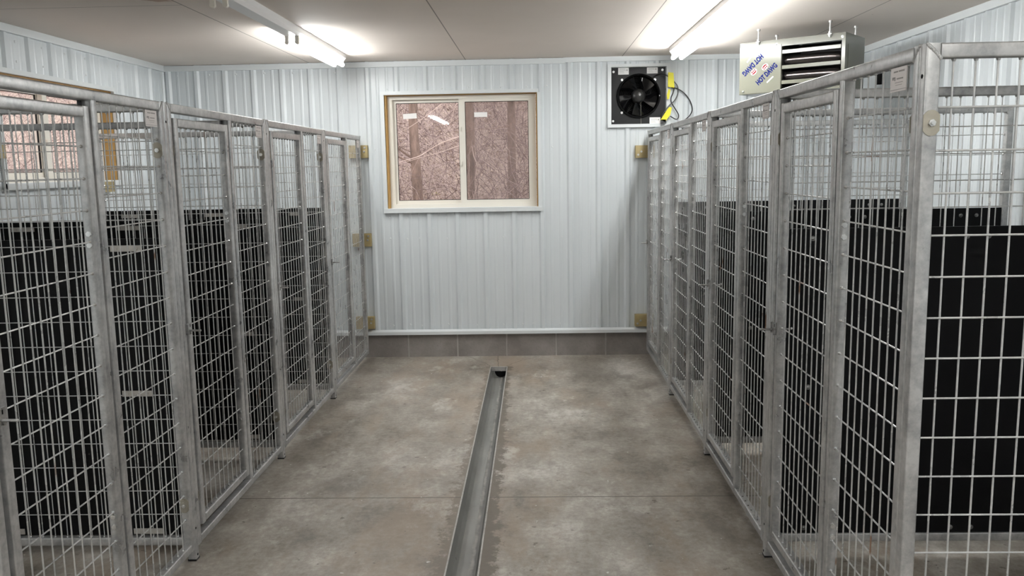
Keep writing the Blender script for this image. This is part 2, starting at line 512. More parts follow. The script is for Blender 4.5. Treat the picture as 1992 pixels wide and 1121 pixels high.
# concrete block course under the steel on every side
def block_course(name, axis, fixed, a0, a1, phase, inward):
    mb = MB(); mo = MB(); L = .4115
    k = math.floor((a0 - phase) / L)
    while phase + k * L < a1:
        p, q = max(a0, phase + k * L + .006), min(a1, phase + (k + 1) * L - .006)
        if q > p:
            if axis == 'x': mb.box(p, q, min(fixed, fixed + inward), max(fixed, fixed + inward), -.02, BASEZ)
            else: mb.box(min(fixed, fixed + inward), max(fixed, fixed + inward), p, q, -.02, BASEZ)
        k += 1
    o = structure(mb.build(name, CMU, smooth=False))
    f = fixed + inward * .04
    if axis == 'x': mo.box(a0, a1, min(f, fixed + inward), max(f, fixed + inward), -.02, BASEZ)
    else: mo.box(min(f, fixed + inward), max(f, fixed + inward), a0, a1, -.02, BASEZ)
    mo.build('mortar_joints', MORTAR, o, smooth=False)
    return o
block_course('baseboard_back', 'x', WB - .012, WL, WR, -1.49, .13)
block_course('baseboard_left', 'y', WL + .012, WF, WB, .1, -.13)
block_course('baseboard_right', 'y', WR - .012, WF, WB, .3, .13)
block_course('baseboard_front', 'x', WF + .012, WL, WR, 0, -.13)

# floor as slabs round the drain slot
DX0, DX1, DY1 = -.372, -.242, 6.545
fl = MB()
fl.box(WL - .15, DX0, WF - .15, WB + .15, -.2, 0)
fl.box(DX1, WR + .15, WF - .15, WB + .15, -.2, 0)
fl.box(DX0, DX1, DY1, WB + .15, -.2, 0)
structure(fl.build('floor', FLOOR, smooth=False))
structure(MB().box(WL - .15, WR + .15, WF - .15, WB + .15, CZ, CZ + .12).build('ceiling', CEIL, smooth=False))

# trims
def trim(n, boxes, mat=TRIM):
    mb = MB()
    for b in boxes: mb.box(*b)
    return structure(mb.build('trim_%d' % n, mat, smooth=False))
trim(1, [(WL, .245, WB - .022, WB, 2.374, 2.412), (WL, .245, WB - .028, WB, 2.371, 2.376)])
trim(2, [(.235, WR, WB - .02, WB, 2.382, CZ), (.235, WR, WB - .026, WB, 2.379, 2.384)])
trim(3, [(WL, WL + .022, WF, WB, 2.372, CZ), (WL, WL + .028, WF, WB, 2.37, 2.374)])
trim(4, [(WR - .022, WR, WF, WB, 2.372, CZ), (WR - .028, WR, WF, WB, 2.37, 2.374)])
# base flashing: sloped ledge
def flash(n, axis, fixed, s, a0, a1):
    prof = [(0, .232), (.008, .232), (.030, .218), (.030, .192), (.026, .192), (.026, .213), (0, .222)]
    mb = MB()
    if axis == 'x': mb.prism([(fixed + s * d, z) for d, z in prof], 'x', a0, a1)
    else: mb.prism([(z, fixed + s * d) for d, z in prof], 'y', a0, a1)
    return structure(mb.build('trim_%d' % n, TRIM, smooth=False))
flash(5, 'x', WB - .01, -1, -1.34 - 1.66, .80); flash(6, 'x', WB - .013, -1, .79, WR)
flash(7, 'y', WL + .01, 1, WF, WB); flash(8, 'y', WR - .01, -1, WF, WB)
trim(9, [(WL, WL + .035, WB - .006, WB, BASEZ, 2.37), (WL, WL + .006, WB - .035, WB, BASEZ, 2.37)])
trim(10, [(WR - .035, WR, WB - .006, WB, BASEZ, 2.37), (WR - .006, WR, WB - .035, WB, BASEZ, 2.37)])

# ------------------------------------------------------------------ windows
def window(n, place, w, h, gl, gr, stick, reveal=.055):
    """place(a, out, z): a along the wall, out towards the room. Opening 0..w, 0..h; gl, gr glass rects"""
    def bx(mb, a0, a1, o0, o1, z0, z1):
        vs = [place(a, o, z) for a in (a0, a1) for o in (o0, o1) for z in (z0, z1)]
        mb.add(vs, [(0, 1, 3, 2), (4, 6, 7, 5), (0, 4, 5, 1), (2, 3, 7, 6), (0, 2, 6, 4), (1, 5, 7, 3)])
    root = structure(empty('window_%d' % n, place(w / 2, 0, 0)))
    inv = root.matrix_basis.inverted()
    def fin(mb, name, mat):
        return mb.xf(Matrix.Translation(-Vector(root.location))).build(name, mat, root, smooth=False)
    c = MB()   # steel casing: top, left, right, sill
    bx(c, -.030, w + .012, .002, .024, h, h + .028); bx(c, -.028, 0, .002, .022, -.004, h); bx(c, w, w + .028, .002, .022, -.004, h)
    bx(c, -.03, w + .03, -.03, .030, -.03, 0); bx(c, -.03, w + .03, .020, .034, -.036, -.002)
    fin(c, 'casing', TRIM)
    j = MB()   # pine jambs in the reveal
    bx(j, 0, .014, -reveal - .04, -.002, 0, h); bx(j, w - .010, w, -reveal - .04, -.002, 0, h); bx(j, .014, w - .010, -reveal - .04, -.002, h - .004, h)
    bx(j, .014, .017, -reveal - .04, -reveal * .55, 0, h)
    fin(j, 'pine_jamb', WOOD)
    f0, f1, ft = .017, w - .013, h - .006
    f = MB(); o0, o1 = -reveal - .075, -reveal
    L0, L1, z0, z1 = gl[0], gl[1], gl[2], gl[3]; R0, R1 = gr[0], gr[1]
    # outer vinyl frame
    bx(f, f0, f0 + .036, o0, o1, 0, ft); bx(f, f1 - .036, f1, o0, o1, 0, ft)
    bx(f, f0 + .036, f1 - .036, o0, o1, ft - .028, ft); bx(f, f0 + .036, f1 - .036, o0, o1, 0, .030)
    fin(f, 'vinyl_frame', VINYL)
    def sash(a0, a1, oo, ga0, ga1):
        s = MB()
        bx(s, a0, ga0, oo - .03, oo, .030, ft - .028); bx(s, ga1, a1, oo - .03, oo, .030, ft - .028)
        bx(s, ga0, ga1, oo - .03, oo, .030, z0); bx(s, ga0, ga1, oo - .03, oo, z1, ft - .028)
        so = fin(s, 'sash', VINYL)
        g = MB(); bx(g, ga0 - .004, ga1 + .004, oo - .020, oo - .016, z0 - .004, z1 + .004)
        e = MB()
        for q in ((ga0, ga0 + .004, z0, z1), (ga1 - .004, ga1, z0, z1), (ga0, ga1, z0, z0 + .004), (ga0, ga1, z1 - .004, z1)):
            bx(e, q[0], q[1], oo - .016, oo - .006, q[2], q[3])
        ge = e.xf(Matrix.Translation(-Vector(root.location))).build('glazing_gasket', BLKPAINT, so, smooth=False)
        gg = g.xf(Matrix.Translation(-Vector(root.location))).build('glass_pane', GLASS, so, smooth=False)
        return so
    sl = sash(f0 + .036, L1 + .046, o1 - .042, L0, L1)
    sr = sash(L1 + .002, f1 - .030, o1 - .008, R0, R1)
    bx2 = MB()
    if n == 1: bx(bx2, R0 - .01, R1 + .01, o0 + .001, o0 + .002, z0 - .01, z1 + .01)
    if n == 1: fin(bx2, 'insect_screen', SCREEN)
    lk = MB()
    for zz in (.62, .34):
        if zz < h - .1: bx(lk, L1 + .006, L1 + .018, o1 - .012, o1 + .004, zz * h / .91, zz * h / .91 + .035)
    fin(lk, 'sash_latch', VINYL)
    for (a, z, ww, hh, rot, oo) in stick:
        s = MB(); ca, sa = math.cos(rot), math.sin(rot)
        vs = [place(a + dx * ca - dz * sa, oo + d, z + dx * sa + dz * ca) for dx in (-ww / 2, ww / 2) for d in (0, .0012) for dz in (-hh / 2, hh / 2)]
        s.add(vs, [(0, 1, 3, 2), (4, 6, 7, 5), (0, 4, 5, 1), (2, 3, 7, 6), (0, 2, 6, 4), (1, 5, 7, 3)])
        fin(s, 'paper_sticker', PAPER)
    return root
k = 1.0115
X0 = W1[0]
gx = lambda x: x * k - X0
gz = lambda z: 1.567 + (z - 1.567) * k - W1[2]
window(1, lambda a, o, z: (X0 + a, WB - o, W1[2] + z), W1[1] - W1[0], W1[3] - W1[2],
       (gx(-1.12), gx(-.611), gz(1.304), gz(2.088)), (gx(-.559), gx(-.05), gz(1.304), gz(2.088)),
       [(gx(-1.01), gz(1.985), .112, .042, .055, -.112), (gx(-.433), gz(1.985), .106, .038, 0, -.078)])
w2 = W2[1] - W2[0]
# left window: 'a' runs from far to near so that left/right match a viewer facing the wall
window(2, lambda a, o, z: (WL + o, W2[0] + a, W2[2] + z), w2, W2[3] - W2[2],
       (.10, .60, .06, .545), (.655, 1.225, .06, .545), [], reveal=.085)

# ------------------------------------------------------------------ drain
dr = empty('channel_drain', (-.307, 3.0, 0))
tag(dr, 'long grey open channel drain let into the aisle floor', 'drain')
def loc_(mb, o): return mb.xf(Matrix.Translation(-Vector(o.location)))
y0d = -3.0
tr = MB(); xa, xb = DX0 + .004, DX1 - .004
prof = [(xa, 0), (xa + .006, -.06), (xa + .022, -.090), (xb - .022, -.090), (xb - .006, -.06), (xb, 0)]
vs = [(x, y, z) for y in (y0d, DY1 - .004) for x, z in prof]
tr.add(vs, [(i, i + 1, i + 7, i + 6) for i in range(5)])
tr.add([(x, DY1 - .004, z) for x, z in prof], [(0, 1, 2, 3, 4, 5)])
loc_(tr, dr).build('trough', DRAIN, dr, smooth=False)
lip = MB()
for a, b in ((DX0 - .003, DX0 + .0035), (DX1 - .0035, DX1 + .003)): lip.box(a, b, y0d, DY1, -.03, .0025)
lip.box(DX0, DX1, DY1 - .006, DY1 + .005, -.03, .002)
loc_(lip, dr).build('edge_rail', m_galv('drain_edge', (.27, .26, .24), (.46, .45, .43), .45, .3), dr, smooth=False)
po = MB()
pc = (-.292, DY1 - .0055, -.052)
poly = [(pc[2] + .018, pc[0] - .048)] + [(pc[2] + .018 - .052 * math.sin(PI * i / 12) * .95, pc[0] - .048 * math.cos(PI * i / 12)) for i in range(13)]
poly = [(z, x) for z, x in poly]
po.add([(x, DY1 - .006, z) for z, x in poly], [tuple(range(len(poly)))])
loc_(po, dr).build('outlet_hole', DARK, dr, smooth=False)

# ------------------------------------------------------------------ kennels
WELD = simple('bright_weld', (.66, .66, .65), .25, .75)
def weld(mb, p, r=.006):
    if getattr(mb, 'w', None) is None: mb.w = MB()
    mb.w.ball(p, r, 6, 4)
FZ0, FZ1 = .052, .084            # bottom rail of a front panel
ROW_S = [1.690 - .1 * i for i in range(16)]
ROW_D = [1.652 - .1 * i for i in range(15)]
ROW_E = [1.686 - .0995 * i for i in range(16)]
def wires(mb, a0, a1, b0, b1, rows, cols, plane, axis, wr=.0024, inset=.014):
    """mesh infill: rows = z heights running a0..a1, cols = positions of uprights running z b0..b1"""
    def P(a, d, z): return (d, a, z) if axis == 'y' else (a, d, z)
    s = -1 if axis == 'y' else 1
    for z in rows:
        mb.cyl(P(a0 - inset, plane, z), P(a1 + inset, plane, z), wr, 8)
    for a in cols: mb.cyl(P(a, plane + s * -wr * 1.6, b0 - .004), P(a, plane + s * -wr * 1.6, b1 + .004), wr, 8)
def frange(a, b, n): return [a + (b - a) * (i + 1) / (n + 1) for i in range(n)]

def make_front(L):
    r = empty('kennel_front_panel', (0, 0, 0))
    A0, A1 = T / 2, T / 2 + T; B0, B1 = L - T / 2 - T, L - T / 2
    M0, M1 = .672, .672 + T; D0, D1 = .075, .655
    f = MB()
    f.rbar('z', -T, 0, A0, A1, FZ0, H); f.rbar('z', -T, 0, B0, B1, FZ0, H)
    f.rbar('y', -T, 0, A1, B0, H - T, H); f.rbar('y', -T, 0, A1, B0, FZ0, FZ1)
    for y, z, s in ((A1, H - T, 1), (B0, H - T, -1)):
        for i in range(12): f.ball((-.0012, y - s * (i * .0027 + random.uniform(-.001, .001)), z + i * .0029), .0034 + .0014 * random.random(), 9, 6)
    f.build('outer_frame', GALV, r)
    st = MB().box(-T, -T + .003, A1 - .001, D0 + .006, FZ1, H - T).box(-T, -T + .003, D1 - .006, M0 + .001, FZ1, H - T)  # dark strips stand in for the shade inside the two door gaps
    st.build('gap_shade_strip', simple('dark_grey_gap_shade', (.05, .05, .052), .6), r, smooth=False)
    m = MB().rbar('z', -T, 0, M0, M1, FZ1 - .002, H - T + .002); m.build('mullion', GALV, r)
    w = MB(); wires(w, M1, B0, FZ1, H - T, ROW_S, frange(M1, B0, 8), -T / 2, 'y')
    for z in ROW_S:
        weld(w, (-T / 2, M1 + .0015, z)); weld(w, (-T / 2, B0 - .0015, z))
    for y in frange(M1, B0, 8): weld(w, (-.012, y, FZ1 + .001), .005); weld(w, (-.012, y, H - T - .001), .0055)
    w.build('side_mesh', WIRE, r)
    # door
    d = MB(); DZ0, DZ1 = .118, 1.776
    d.rbar('z', -T, 0, D0, D0 + T, DZ0, DZ1); d.rbar('z', -T, 0, D1 - T, D1, DZ0, DZ1)
    d.rbar('y', -T, 0, D0 + T, D1 - T, DZ1 - T, DZ1); d.rbar('y', -T, 0, D0 + T, D1 - T, DZ0, DZ0 + T)
    door = d.build('door', GALV, r)
    w = MB(); cols = frange(D0 + T, D1 - T, 9)
    wires(w, D0 + T, D1 - T, DZ0 + T, DZ1 - T, ROW_D, cols, -T / 2, 'y')
    for z in ROW_D:
        weld(w, (-T / 2, D1 - T - .0015, z)); weld(w, (-T / 2, D0 + T + .0015, z))
    for y in cols: weld(w, (-.012, y, DZ0 + T + .001), .005); weld(w, (-.012, y, DZ1 - T - .001), .0055)
    w.build('door_mesh', WIRE, door)
    for z in (1.36, .42):
        h = MB(); yc = (D1 + M0) / 2
        h.box(-.021, -.013, D1 - .002, M0 + .002, z - .030, z + .030)
        h.cyl((-.017, yc, z - .036), (-.017, yc, z + .036), .0075, 10)
        for s in (-.018, .018):
            h.cyl((-.017, D1 - T - .007, z + s), (-.017, M1 + .007, z + s), .0050, 8)
            h.cyl((-.017, D1 - T - .006, z + s), (-.017, D1 - T + .001, z + s), .0085, 6)
            h.cyl((-.017, M1 - .001, z + s), (-.017, M1 + .006, z + s), .0085, 6)
        h.build('hinge', ZINC, door)
    la = MB(); z = .945
    la.box(.0005, .0035, .044, .094, z - .022, z + .024); la.box(-.004, .010, .043, .052, z - .02, z + .02)
    la.cyl((-.058, .063, z - .006), (.050, .063, z - .006), .0042, 10); la.ball((.050, .063, z - .006), .0047, 8, 5)
    la.cyl((-.058, .063, z - .006), (-.058, .090, z + .002), .0042, 8); la.ball((-.058, .063, z - .006), .005, 8, 5)
    la.cyl((.0035, .080, z - .018), (.008, .080, z - .018), .007, 6)
    lo = la.build('latch', m_galv('latch_zinc', (.30, .30, .30), (.50, .50, .49), .3, .8), door)
    MB().box(.0034, .0042, .0765, .0805, z + .006, z + .018).build('slot', DARK, lo, smooth=False)
    s = MB().box(-.0115, -.0095, B0 - .122, B0 - .030, 1.734, 1.792).xf(Matrix.Translation((.011, 0, 0)))
    so = s.build('name_plate', simple('tin_plate', (.60, .56, .54), .45, .2), r, smooth=False)
    q = MB(); x0, x1 = .0014, .0020
    yy = lambda t: B0 - .122 + .092 * t
    # faint print: a heading, a small two-bar emblem with a word beside it, two fine lines
    zz = lambda t: 1.734 + .058 * t
    for t0, t1, za, zb in ((.20, .46, .80, .86), (.52, .86, .80, .87), (.12, .20, .50, .62), (.16, .28, .57, .62), (.25, .31, .46, .62), (.40, .80, .50, .56), (.30, .78, .36, .385), (.34, .74, .26, .28), (.02, .98, .07, .095)):
        q.box(x0, x1, yy(t0), yy(t1), zz(za), zz(zb))
    q.build('printing', INK, so, smooth=False)
    return r

def frame_panel(name, r, wr=.0020):
    f = MB()
    f.rbar('z', -T, 0, -T / 2, T / 2, 0, H); f.rbar('z', -DEPTH, -DEPTH + T, -T / 2, T / 2, 0, H)
    f.rbar('x', -DEPTH + T, -T, -T / 2, T / 2, H - T, H); f.rbar('x', -DEPTH + T, -T, -T / 2, T / 2, .066, .066 + T)
    for x, s in ((-T, 1), (-DEPTH + T, -1)):
        for sy in (-1, 1):
            for i in range(13): f.ball((x + s * (i * .0027 + random.uniform(-.0012, .0012)), sy * (T / 2 - .0012), H - T + i * .0027), .0034 + .002 * random.random(), 9, 6)
    fr = f.build('outer_frame', GALV, r)
    for z in (1.757, .134, .022): MB().cyl((-.004, 0, z), (.0006, 0, z), .0052, 10).build('bolt_hole', DARK, fr)
    for x0, x1 in ((-T, 0), (-DEPTH, -DEPTH + T)): MB().box(x0 - .0008, x1 + .0008, -T / 2 - .0008, T / 2 + .0008, 0, .007).build('foot_band', RUBBER, r, smooth=False)  # thin black band at the bottom of each post, in the cord's black
    w = MB(); cols = [-T - .0508 * (i + .75) for i in range(28)]
    wires(w, -DEPTH + T, -T, .066 + T, H - T, ROW_E, cols, 0, 'x', wr=wr)
    for z in ROW_E: weld(w, (-T - .0015, 0, z)); weld(w, (-DEPTH + T + .0015, 0, z))
    for x in cols: weld(w, (x, -.004, .066 + T + .001), .005); weld(w, (x, -.004, H - T - .001), .006)
    w.build('panel_mesh', WIRE, r)
    return r
def plate_mesh(sgn):
    mb = MB(); pr = [(.020 * math.cos(t) * (1 if abs(math.sin(t)) < .8 else .92), .030 * math.sin(t)) for t in [2 * PI * i / 20 for i in range(20)]]
    pr = [(max(-.019, min(.019, a * 1.25)), b) for a, b in pr]
    mb.prism([(z, x) for x, z in pr], 'y', 0, sgn * .003)
    return mb
BOLT = MB().cyl((0, 0, 0), (0, .006, 0), .0085, 6).cyl((0, .006, 0), (0, .010, 0), .0045, 8)
def clamp(r, ys):
    for z in (1.65, .25):
        for y, s in ys:
            p = plate_mesh(s).build('clamp_plate', PLATE, r); p.location = (-T / 2 - .001, y, z)
            MB().cyl((0, s * .003, 0), (0, s * .009, 0), .0085, 6).cyl((0, s * .009, 0), (0, s * .013, 0), .0045, 8).build('bolt', ZINC, p)
COLS = (-.19, -.765, -1.335); ROWS = (1.278, .70, .125)
def make_divider():
    r = frame_panel('kennel_divider', empty('kennel_divider', (0, 0, 0)))
    p = MB().box(-DEPTH + T + .002, -T - .002, .0050, .0165, .104, 1.315).build('black_panel', BLACK, r, smooth=False)
    hd = MB().ball((0, 0, 0), .0082, 10, 6, (1, .6, 1)).cyl((0, 0, 0), (0, -.002, 0), .0098, 12).mesh('bolt', m_galv('bolt_head', (.16, .16, .155), (.34, .34, .33), .3, .8))
    st = MB().box(-.062, .062, -.0085, -.0055, -.0115, .0115)
    for x in (-.04, .04): st.cyl((x, -.0085, 0), (x, -.0125, 0), .0065, 6)
    sm = st.mesh('mounting_strap', STRAP)
    for x in COLS:
        for z in ROWS:
            if x == COLS[1] and z == ROWS[1]: continue
            for dx in (-.04, .04): share('bolt', hd, p, (x + dx, .0185, z))
            share('mounting_strap', sm, r, (x, 0, z))
    clamp(r, ((-T * 1.5, -1), (T * 1.5, 1)))
    return r
front0 = make_front(PITCH)
GF = 'galvanized front panels with doors'
GD = 'dividers between the kennels'
yl = [2.024 + PITCH * i for i in range(5)]; yr = [6.892 - PITCH * i for i in range(5)]
lab_l = ['galvanized kennel front panel cut off by the left edge, nearest of the left row',
         'second kennel front panel from the camera on the left, latch standing out beside its post',
         'third kennel front panel from the camera in the left row, black panels behind it',
         'farthest kennel front panel of the left row, white wall showing through beside tan blocks']
lab_r = ['farthest kennel front panel of the right row, against the back wall below the fan',
         'third kennel front panel from the camera in the right row',
         'second kennel front panel from the camera in the right row, below the heater',
         'nearest kennel front panel at right, printed tin plate in its top corner']
first = True
def place(proto, used, loc, rz, label, cat, group):
    o = proto if not used[0] else copy_tree(proto)
    used[0] = True; o.location = loc; o.rotation_euler = (0, 0, rz)
    tag(o, label, cat, group); return o
u = [False]
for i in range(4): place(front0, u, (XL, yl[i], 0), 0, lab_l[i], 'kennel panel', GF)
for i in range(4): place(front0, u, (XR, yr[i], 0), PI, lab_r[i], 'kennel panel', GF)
div0 = make_divider(); u = [False]
dl = ['black panelled divider ending the nearest left kennel, flat straps across its wires',
      'divider with black lower panel behind the second left kennel door',
      'farthest black panelled divider of the left row, beyond the third door']
drr = ['farthest black panelled divider of the right row, beneath the fan cord',
       'black panelled divider behind the second kennel door from the camera at right',
       'widest black panelled divider at right, paired bolt heads seen through the near end panel']
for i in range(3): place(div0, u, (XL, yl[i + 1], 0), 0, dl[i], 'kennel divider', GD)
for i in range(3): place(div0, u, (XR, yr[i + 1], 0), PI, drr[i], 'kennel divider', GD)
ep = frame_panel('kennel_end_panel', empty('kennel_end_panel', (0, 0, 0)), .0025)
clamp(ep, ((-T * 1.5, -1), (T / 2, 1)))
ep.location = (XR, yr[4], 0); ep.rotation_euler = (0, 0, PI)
# the clamp on the end panel: outer plate is on the camera side
tag(ep, 'open wire mesh end panel closing the right kennel row nearest the camera, no black sheet', 'kennel panel')

# wooden mounting blocks
def wood_block(x0, x1, y0, y1, z0, z1, label, face, bolts):
    r = empty('mounting_block', ((x0 + x1) / 2, (y0 + y1) / 2, z0)); L = Vector(r.location)
    MB().box(x0, x1, y0, y1, z0, z1).xf(Matrix.Translation(-L)).build('block', BLOCKWOOD, r, smooth=False)
    for b in bolts:
        mb = MB(); b = Vector(b)
        mb.cyl(b, b + Vector(face) * .006, .009, 6); mb.cyl(b, b + Vector(face) * .012, .004, 8)
        mb.xf(Matrix.Translation(-L)).build('bolt', ZINC if len(bolts) < 3 else ZINC, r)
    tag(r, label, 'wood block', 'tan blocks fixing the kennels to the walls')
yb0, yb1 = WB - .056, WB - .001
for (z0, z1, nm) in ((1.655, 1.757, 'topmost of three on the back wall by the left row'), (.937, 1.043, 'middle one of three on the back wall at the left row'), (.250, .350, 'lowest of three on the back wall by the left row')):
    wood_block(-1.505, -1.352, yb0, yb1, z0, z1, 'tan wooden block, ' + nm, (0, -1, 0), [(-1.378, yb0, (z0 + z1) / 2), (-1.372, yb0, z1 - .02)])
for (z0, z1, nm) in ((1.618, 1.717, 'below the exhaust fan at the end of the right row'), (.245, .343, 'low on the back wall at the end of the right row')):
    wood_block(.806, .955, yb0, yb1, z0, z1, 'tan wooden block ' + nm, (0, -1, 0), [(.85, yb0, z0 + .05), (.825, yb0, z0 + .025)])
wood_block(WL + .001, WL + .05, 4.49, 4.715, 1.66, 1.735, 'tan wooden block on the left wall at the left edge of the photo', (1, 0, 0), [(WL + .05, 4.60, 1.70)])
wood_block(WL + .001, WL + .045, 5.70, 5.935, 1.44, 1.512, 'tan wooden block under the far corner of the left window', (1, 0, 0), [(WL + .045, 5.82, 1.476)])

# ------------------------------------------------------------------ fluorescent fixtures
def fixture(x, y0, label, lit):
    """8 ft strip: two 4 ft sections of two lamps; lit = (near, far)"""
    W = .108; r = empty('strip_light', (x, y0 + 1.22, CZ))
    b = MB(); Lf = 2.44
    pr = [(-W / 2, 0.), (-W / 2, -.030), (-W / 2 + .016, -.050), (W / 2 - .016, -.050), (W / 2, -.030), (W / 2, 0.)]
    vs = [(a, e, z) for e in (-Lf / 2, Lf / 2) for a, z in pr]
    b.add(vs, [(i, (i + 1) % 6, 6 + (i + 1) % 6, 6 + i) for i in range(6)] + [tuple(range(6)), tuple(range(6, 12))])
    b.build('housing', WHITE_ENAMEL, r, smooth=False)
    for sec in (0, 1):
        s0 = -Lf / 2 + sec * 1.22 + .012; s1 = s0 + 1.196
        for px in (-.030, .030):
            for e in (s0, s1):
                if lit[sec]:
                    h = MB().box(px - .008, px + .008, e - .006, e + .006, -.076, -.045); h.cyl((px, e - .0062, -.078), (px, e + .0062, -.078), .0115, 12)
                else:
                    h = MB().box(px - .011, px + .011, e - .009, e + .009, -.092, -.045); h.cyl((px, e - .0105, -.086), (px, e + .0105, -.086), .0125, 12)
                h.build('lamp_holder', CREAM, r)
            if lit[sec]:
                MB().cyl((px, s0 + .0062, -.078), (px, s1 - .0062, -.078), .0145, 14).build('lamp', LAMP, r)
    tag(r, label, 'light', 'fluorescent strip lights')
    return r
fixture(-1.455, 4.03, 'white ceiling strip light at left with its near half empty and far half glowing', (False, True))
fixture(1.055, 4.03, 'glowing ceiling strip light beside the grey heater and fan', (True, True))
fixture(-1.56, -1.15, 'left strip light behind the camera, mirrored in the window', (True, True))
fixture(1.055, -1.15, 'unseen right strip light behind the camera, added for its light', (True, True))  # out of view, added to light the near end of the room

# ------------------------------------------------------------------ exhaust fan
fan = empty('exhaust_fan', (.832, WB, 1.86)); FO = Vector(fan.location)
tag(fan, 'square black exhaust fan in white frame set in the back wall above right kennels', 'fan')
def fb(mb, name, mat, parent=fan, smooth=True): return mb.xf(Matrix.Translation(-FO)).build(name, mat, parent, smooth)
c = MB(); fx0, fx1, fz0, fz1 = .585, 1.083, 1.861, 2.358
c.box(fx0, fx1, WB - .022, WB + .03, FAN[3], fz1); c.box(fx0, fx1, WB - .030, WB + .03, fz0, FAN[2])
c.box(fx0, FAN[0], WB - .022, WB + .03, FAN[2], FAN[3]); c.box(FAN[1], fx1, WB - .022, WB + .03, FAN[2], FAN[3])
c.box(FAN[1] - .003, FAN[1] + .01, WB - .02, WB + .09, FAN[2], FAN[3]); c.box(FAN[0] - .01, FAN[0] + .002, WB - .02, WB + .09, FAN[2], FAN[3])
fb(c, 'casing', TRIM, smooth=False)
FY = WB + .045; fcx, fcz = .838, 2.111; FR = .168
p = MB()
N = 48
def sq(i):
    t = 2 * PI * i / N; a, b = math.cos(t), math.sin(t); m = max(abs(a), abs(b)); return a / m, b / m
hx, hz = (FAN[1] - FAN[0]) / 2, (FAN[3] - FAN[2]) / 2; mx, mz = (FAN[1] + FAN[0]) / 2, (FAN[3] + FAN[2]) / 2
vs = []
for i in range(N):
    a, b = sq(i); vs.append((mx + a * hx, FY, mz + b * hz))
for i in range(N):
    t = 2 * PI * i / N; vs.append((fcx + FR * math.cos(t), FY, fcz + FR * math.sin(t)))
p.add(vs, [(i, (i + 1) % N, N + (i + 1) % N, N + i) for i in range(N)])
fb(p, 'mounting_plate', BLKPAINT, smooth=False)
sh = MB().lathe([(FR + .008, 0), (FR + .006, .020), (FR, .026), (FR - .006, .022), (FR - .010, 0), (FR - .008, -.09)], (fcx, FY, fcz), 1, 56, -1)
fb(sh, 'shroud_ring', GLOSSBLK)
hub = MB().lathe([(.0005, .052), (.02, .050), (.042, .040), (.055, .020), (.057, -.03), (.057, -.06)], (fcx, FY + .012, fcz), 1, 32, -1)
ho = fb(hub, 'hub', simple('dark_hub', (.02, .02, .02), .28))
for kk in range(5):
    bl = MB(); n = 8; m = 4; vs = []
    a0 = 2 * PI * kk / 5 + .5
    for j in range(m + 1):
        rr = .054 + (.152 - .054) * j / m
        for i in range(n + 1):
            t = a0 + (i / n) * (.78 + .18 * j / m) + .10 * j / m
            yy = FY + .006 + .048 * (i / n) - .010 * math.sin(PI * i / n)
            vs.append((fcx + rr * math.cos(t), yy, fcz + rr * math.sin(t)))
    o = len(vs)
    vs += [(x, y + .004, z) for x, y, z in vs]
    fs = [(j * (n + 1) + i, j * (n + 1) + i + 1, (j + 1) * (n + 1) + i + 1, (j + 1) * (n + 1) + i) for j in range(m) for i in range(n)]
    fs += [tuple(q + o for q in reversed(f)) for f in fs]
    bl.add(vs, fs); fb(bl, 'blade', GLOSSBLK)
g = MB()
for rr in [.07 + .0135 * i for i in range(8)]:
    pts = [(fcx + rr * math.cos(2 * PI * i / 40), FY + .078, fcz + rr * math.sin(2 * PI * i / 40)) for i in range(41)]
    g.tube(pts, .0022, 5)
for kk in range(8):
    t = 2 * PI * kk / 8 + .2
    g.cyl((fcx + .05 * math.cos(t), FY + .082, fcz + .05 * math.sin(t)), (fcx + .165 * math.cos(t), FY + .082, fcz + .165 * math.sin(t)), .003, 6)
fb(g, 'guard_grille', simple('dark_wire', (.05, .05, .05), .3, .6))
sv = MB()
for z_ in [1.90 + .048 * i for i in range(9)]: sv.add([(FAN[0], FY + .10, z_), (FAN[1], FY + .10, z_), (FAN[1], FY + .13, z_ + .05), (FAN[0], FY + .13, z_ + .05)], [(0, 1, 2, 3)])
sv.box(FAN[0], FAN[1], FY + .135, FY + .138, FAN[2], FAN[3])
fb(sv, 'outer_shutter', BLKPAINT, smooth=False)
def pxz(u_, v_, Y=FY):   # a point of the photograph carried onto the plane y = Y
    d = r3 * ((u_ - 996) / CAMF) - u3 * ((v_ - 560.5) / CAMF) + f2
    return Vector((0, 0, ch)) + d * (Y / d.y)
def lab(u0, v0, u1, v1):
    a, b = pxz(u0, v0), pxz(u1, v1)
    o = fb(MB().box(a.x, b.x, FY - .0015, FY, b.z, a.z), 'paper_label', PAPER, smooth=False)
    w, h = b.x - a.x, a.z - b.z; q = MB()
    for t in (.22, .4, .58, .76): q.box(a.x + .12 * w, a.x + (.5 + .3 * ((t * 7) % 1)) * w, FY - .0021, FY - .0015, a.z - h * t - .0016, a.z - h * t)
    q.box(a.x + .78 * w, a.x + .88 * w, FY - .0021, FY - .0015, a.z - h * .45, a.z - h * .3)
    fb(q, 'printing', INK, o, smooth=False)
lab(1202.6, 131.8, 1223.2, 145); lab(1258.3, 130, 1279.4, 142.8); lab(1263.6, 228.5, 1284.5, 240.6)
for (u_, v_) in ((1193.5, 140), (1288.5, 136), (1192.5, 236), (1210, 155.5), (1209.5, 219.5), (1274, 155)):
    q = pxz(u_, v_); fb(MB().cyl((q.x, FY, q.z), (q.x, FY - .004, q.z), .009, 12).ball((q.x, FY - .004, q.z), .0065, 8, 5), 'screw', ZINC)
q0, q1 = pxz(1246.5, 199, FY - .03), pxz(1247, 241, FY - .008)
fb(MB().cyl(q0, q1, .0009, 6), 'pull_cord', simple('pale_cord', (.4, .38, .32), .6))
def Z4(x, y, Y): return pxz(1170 + x / 7.474, 110 + y / 7.474, Y)
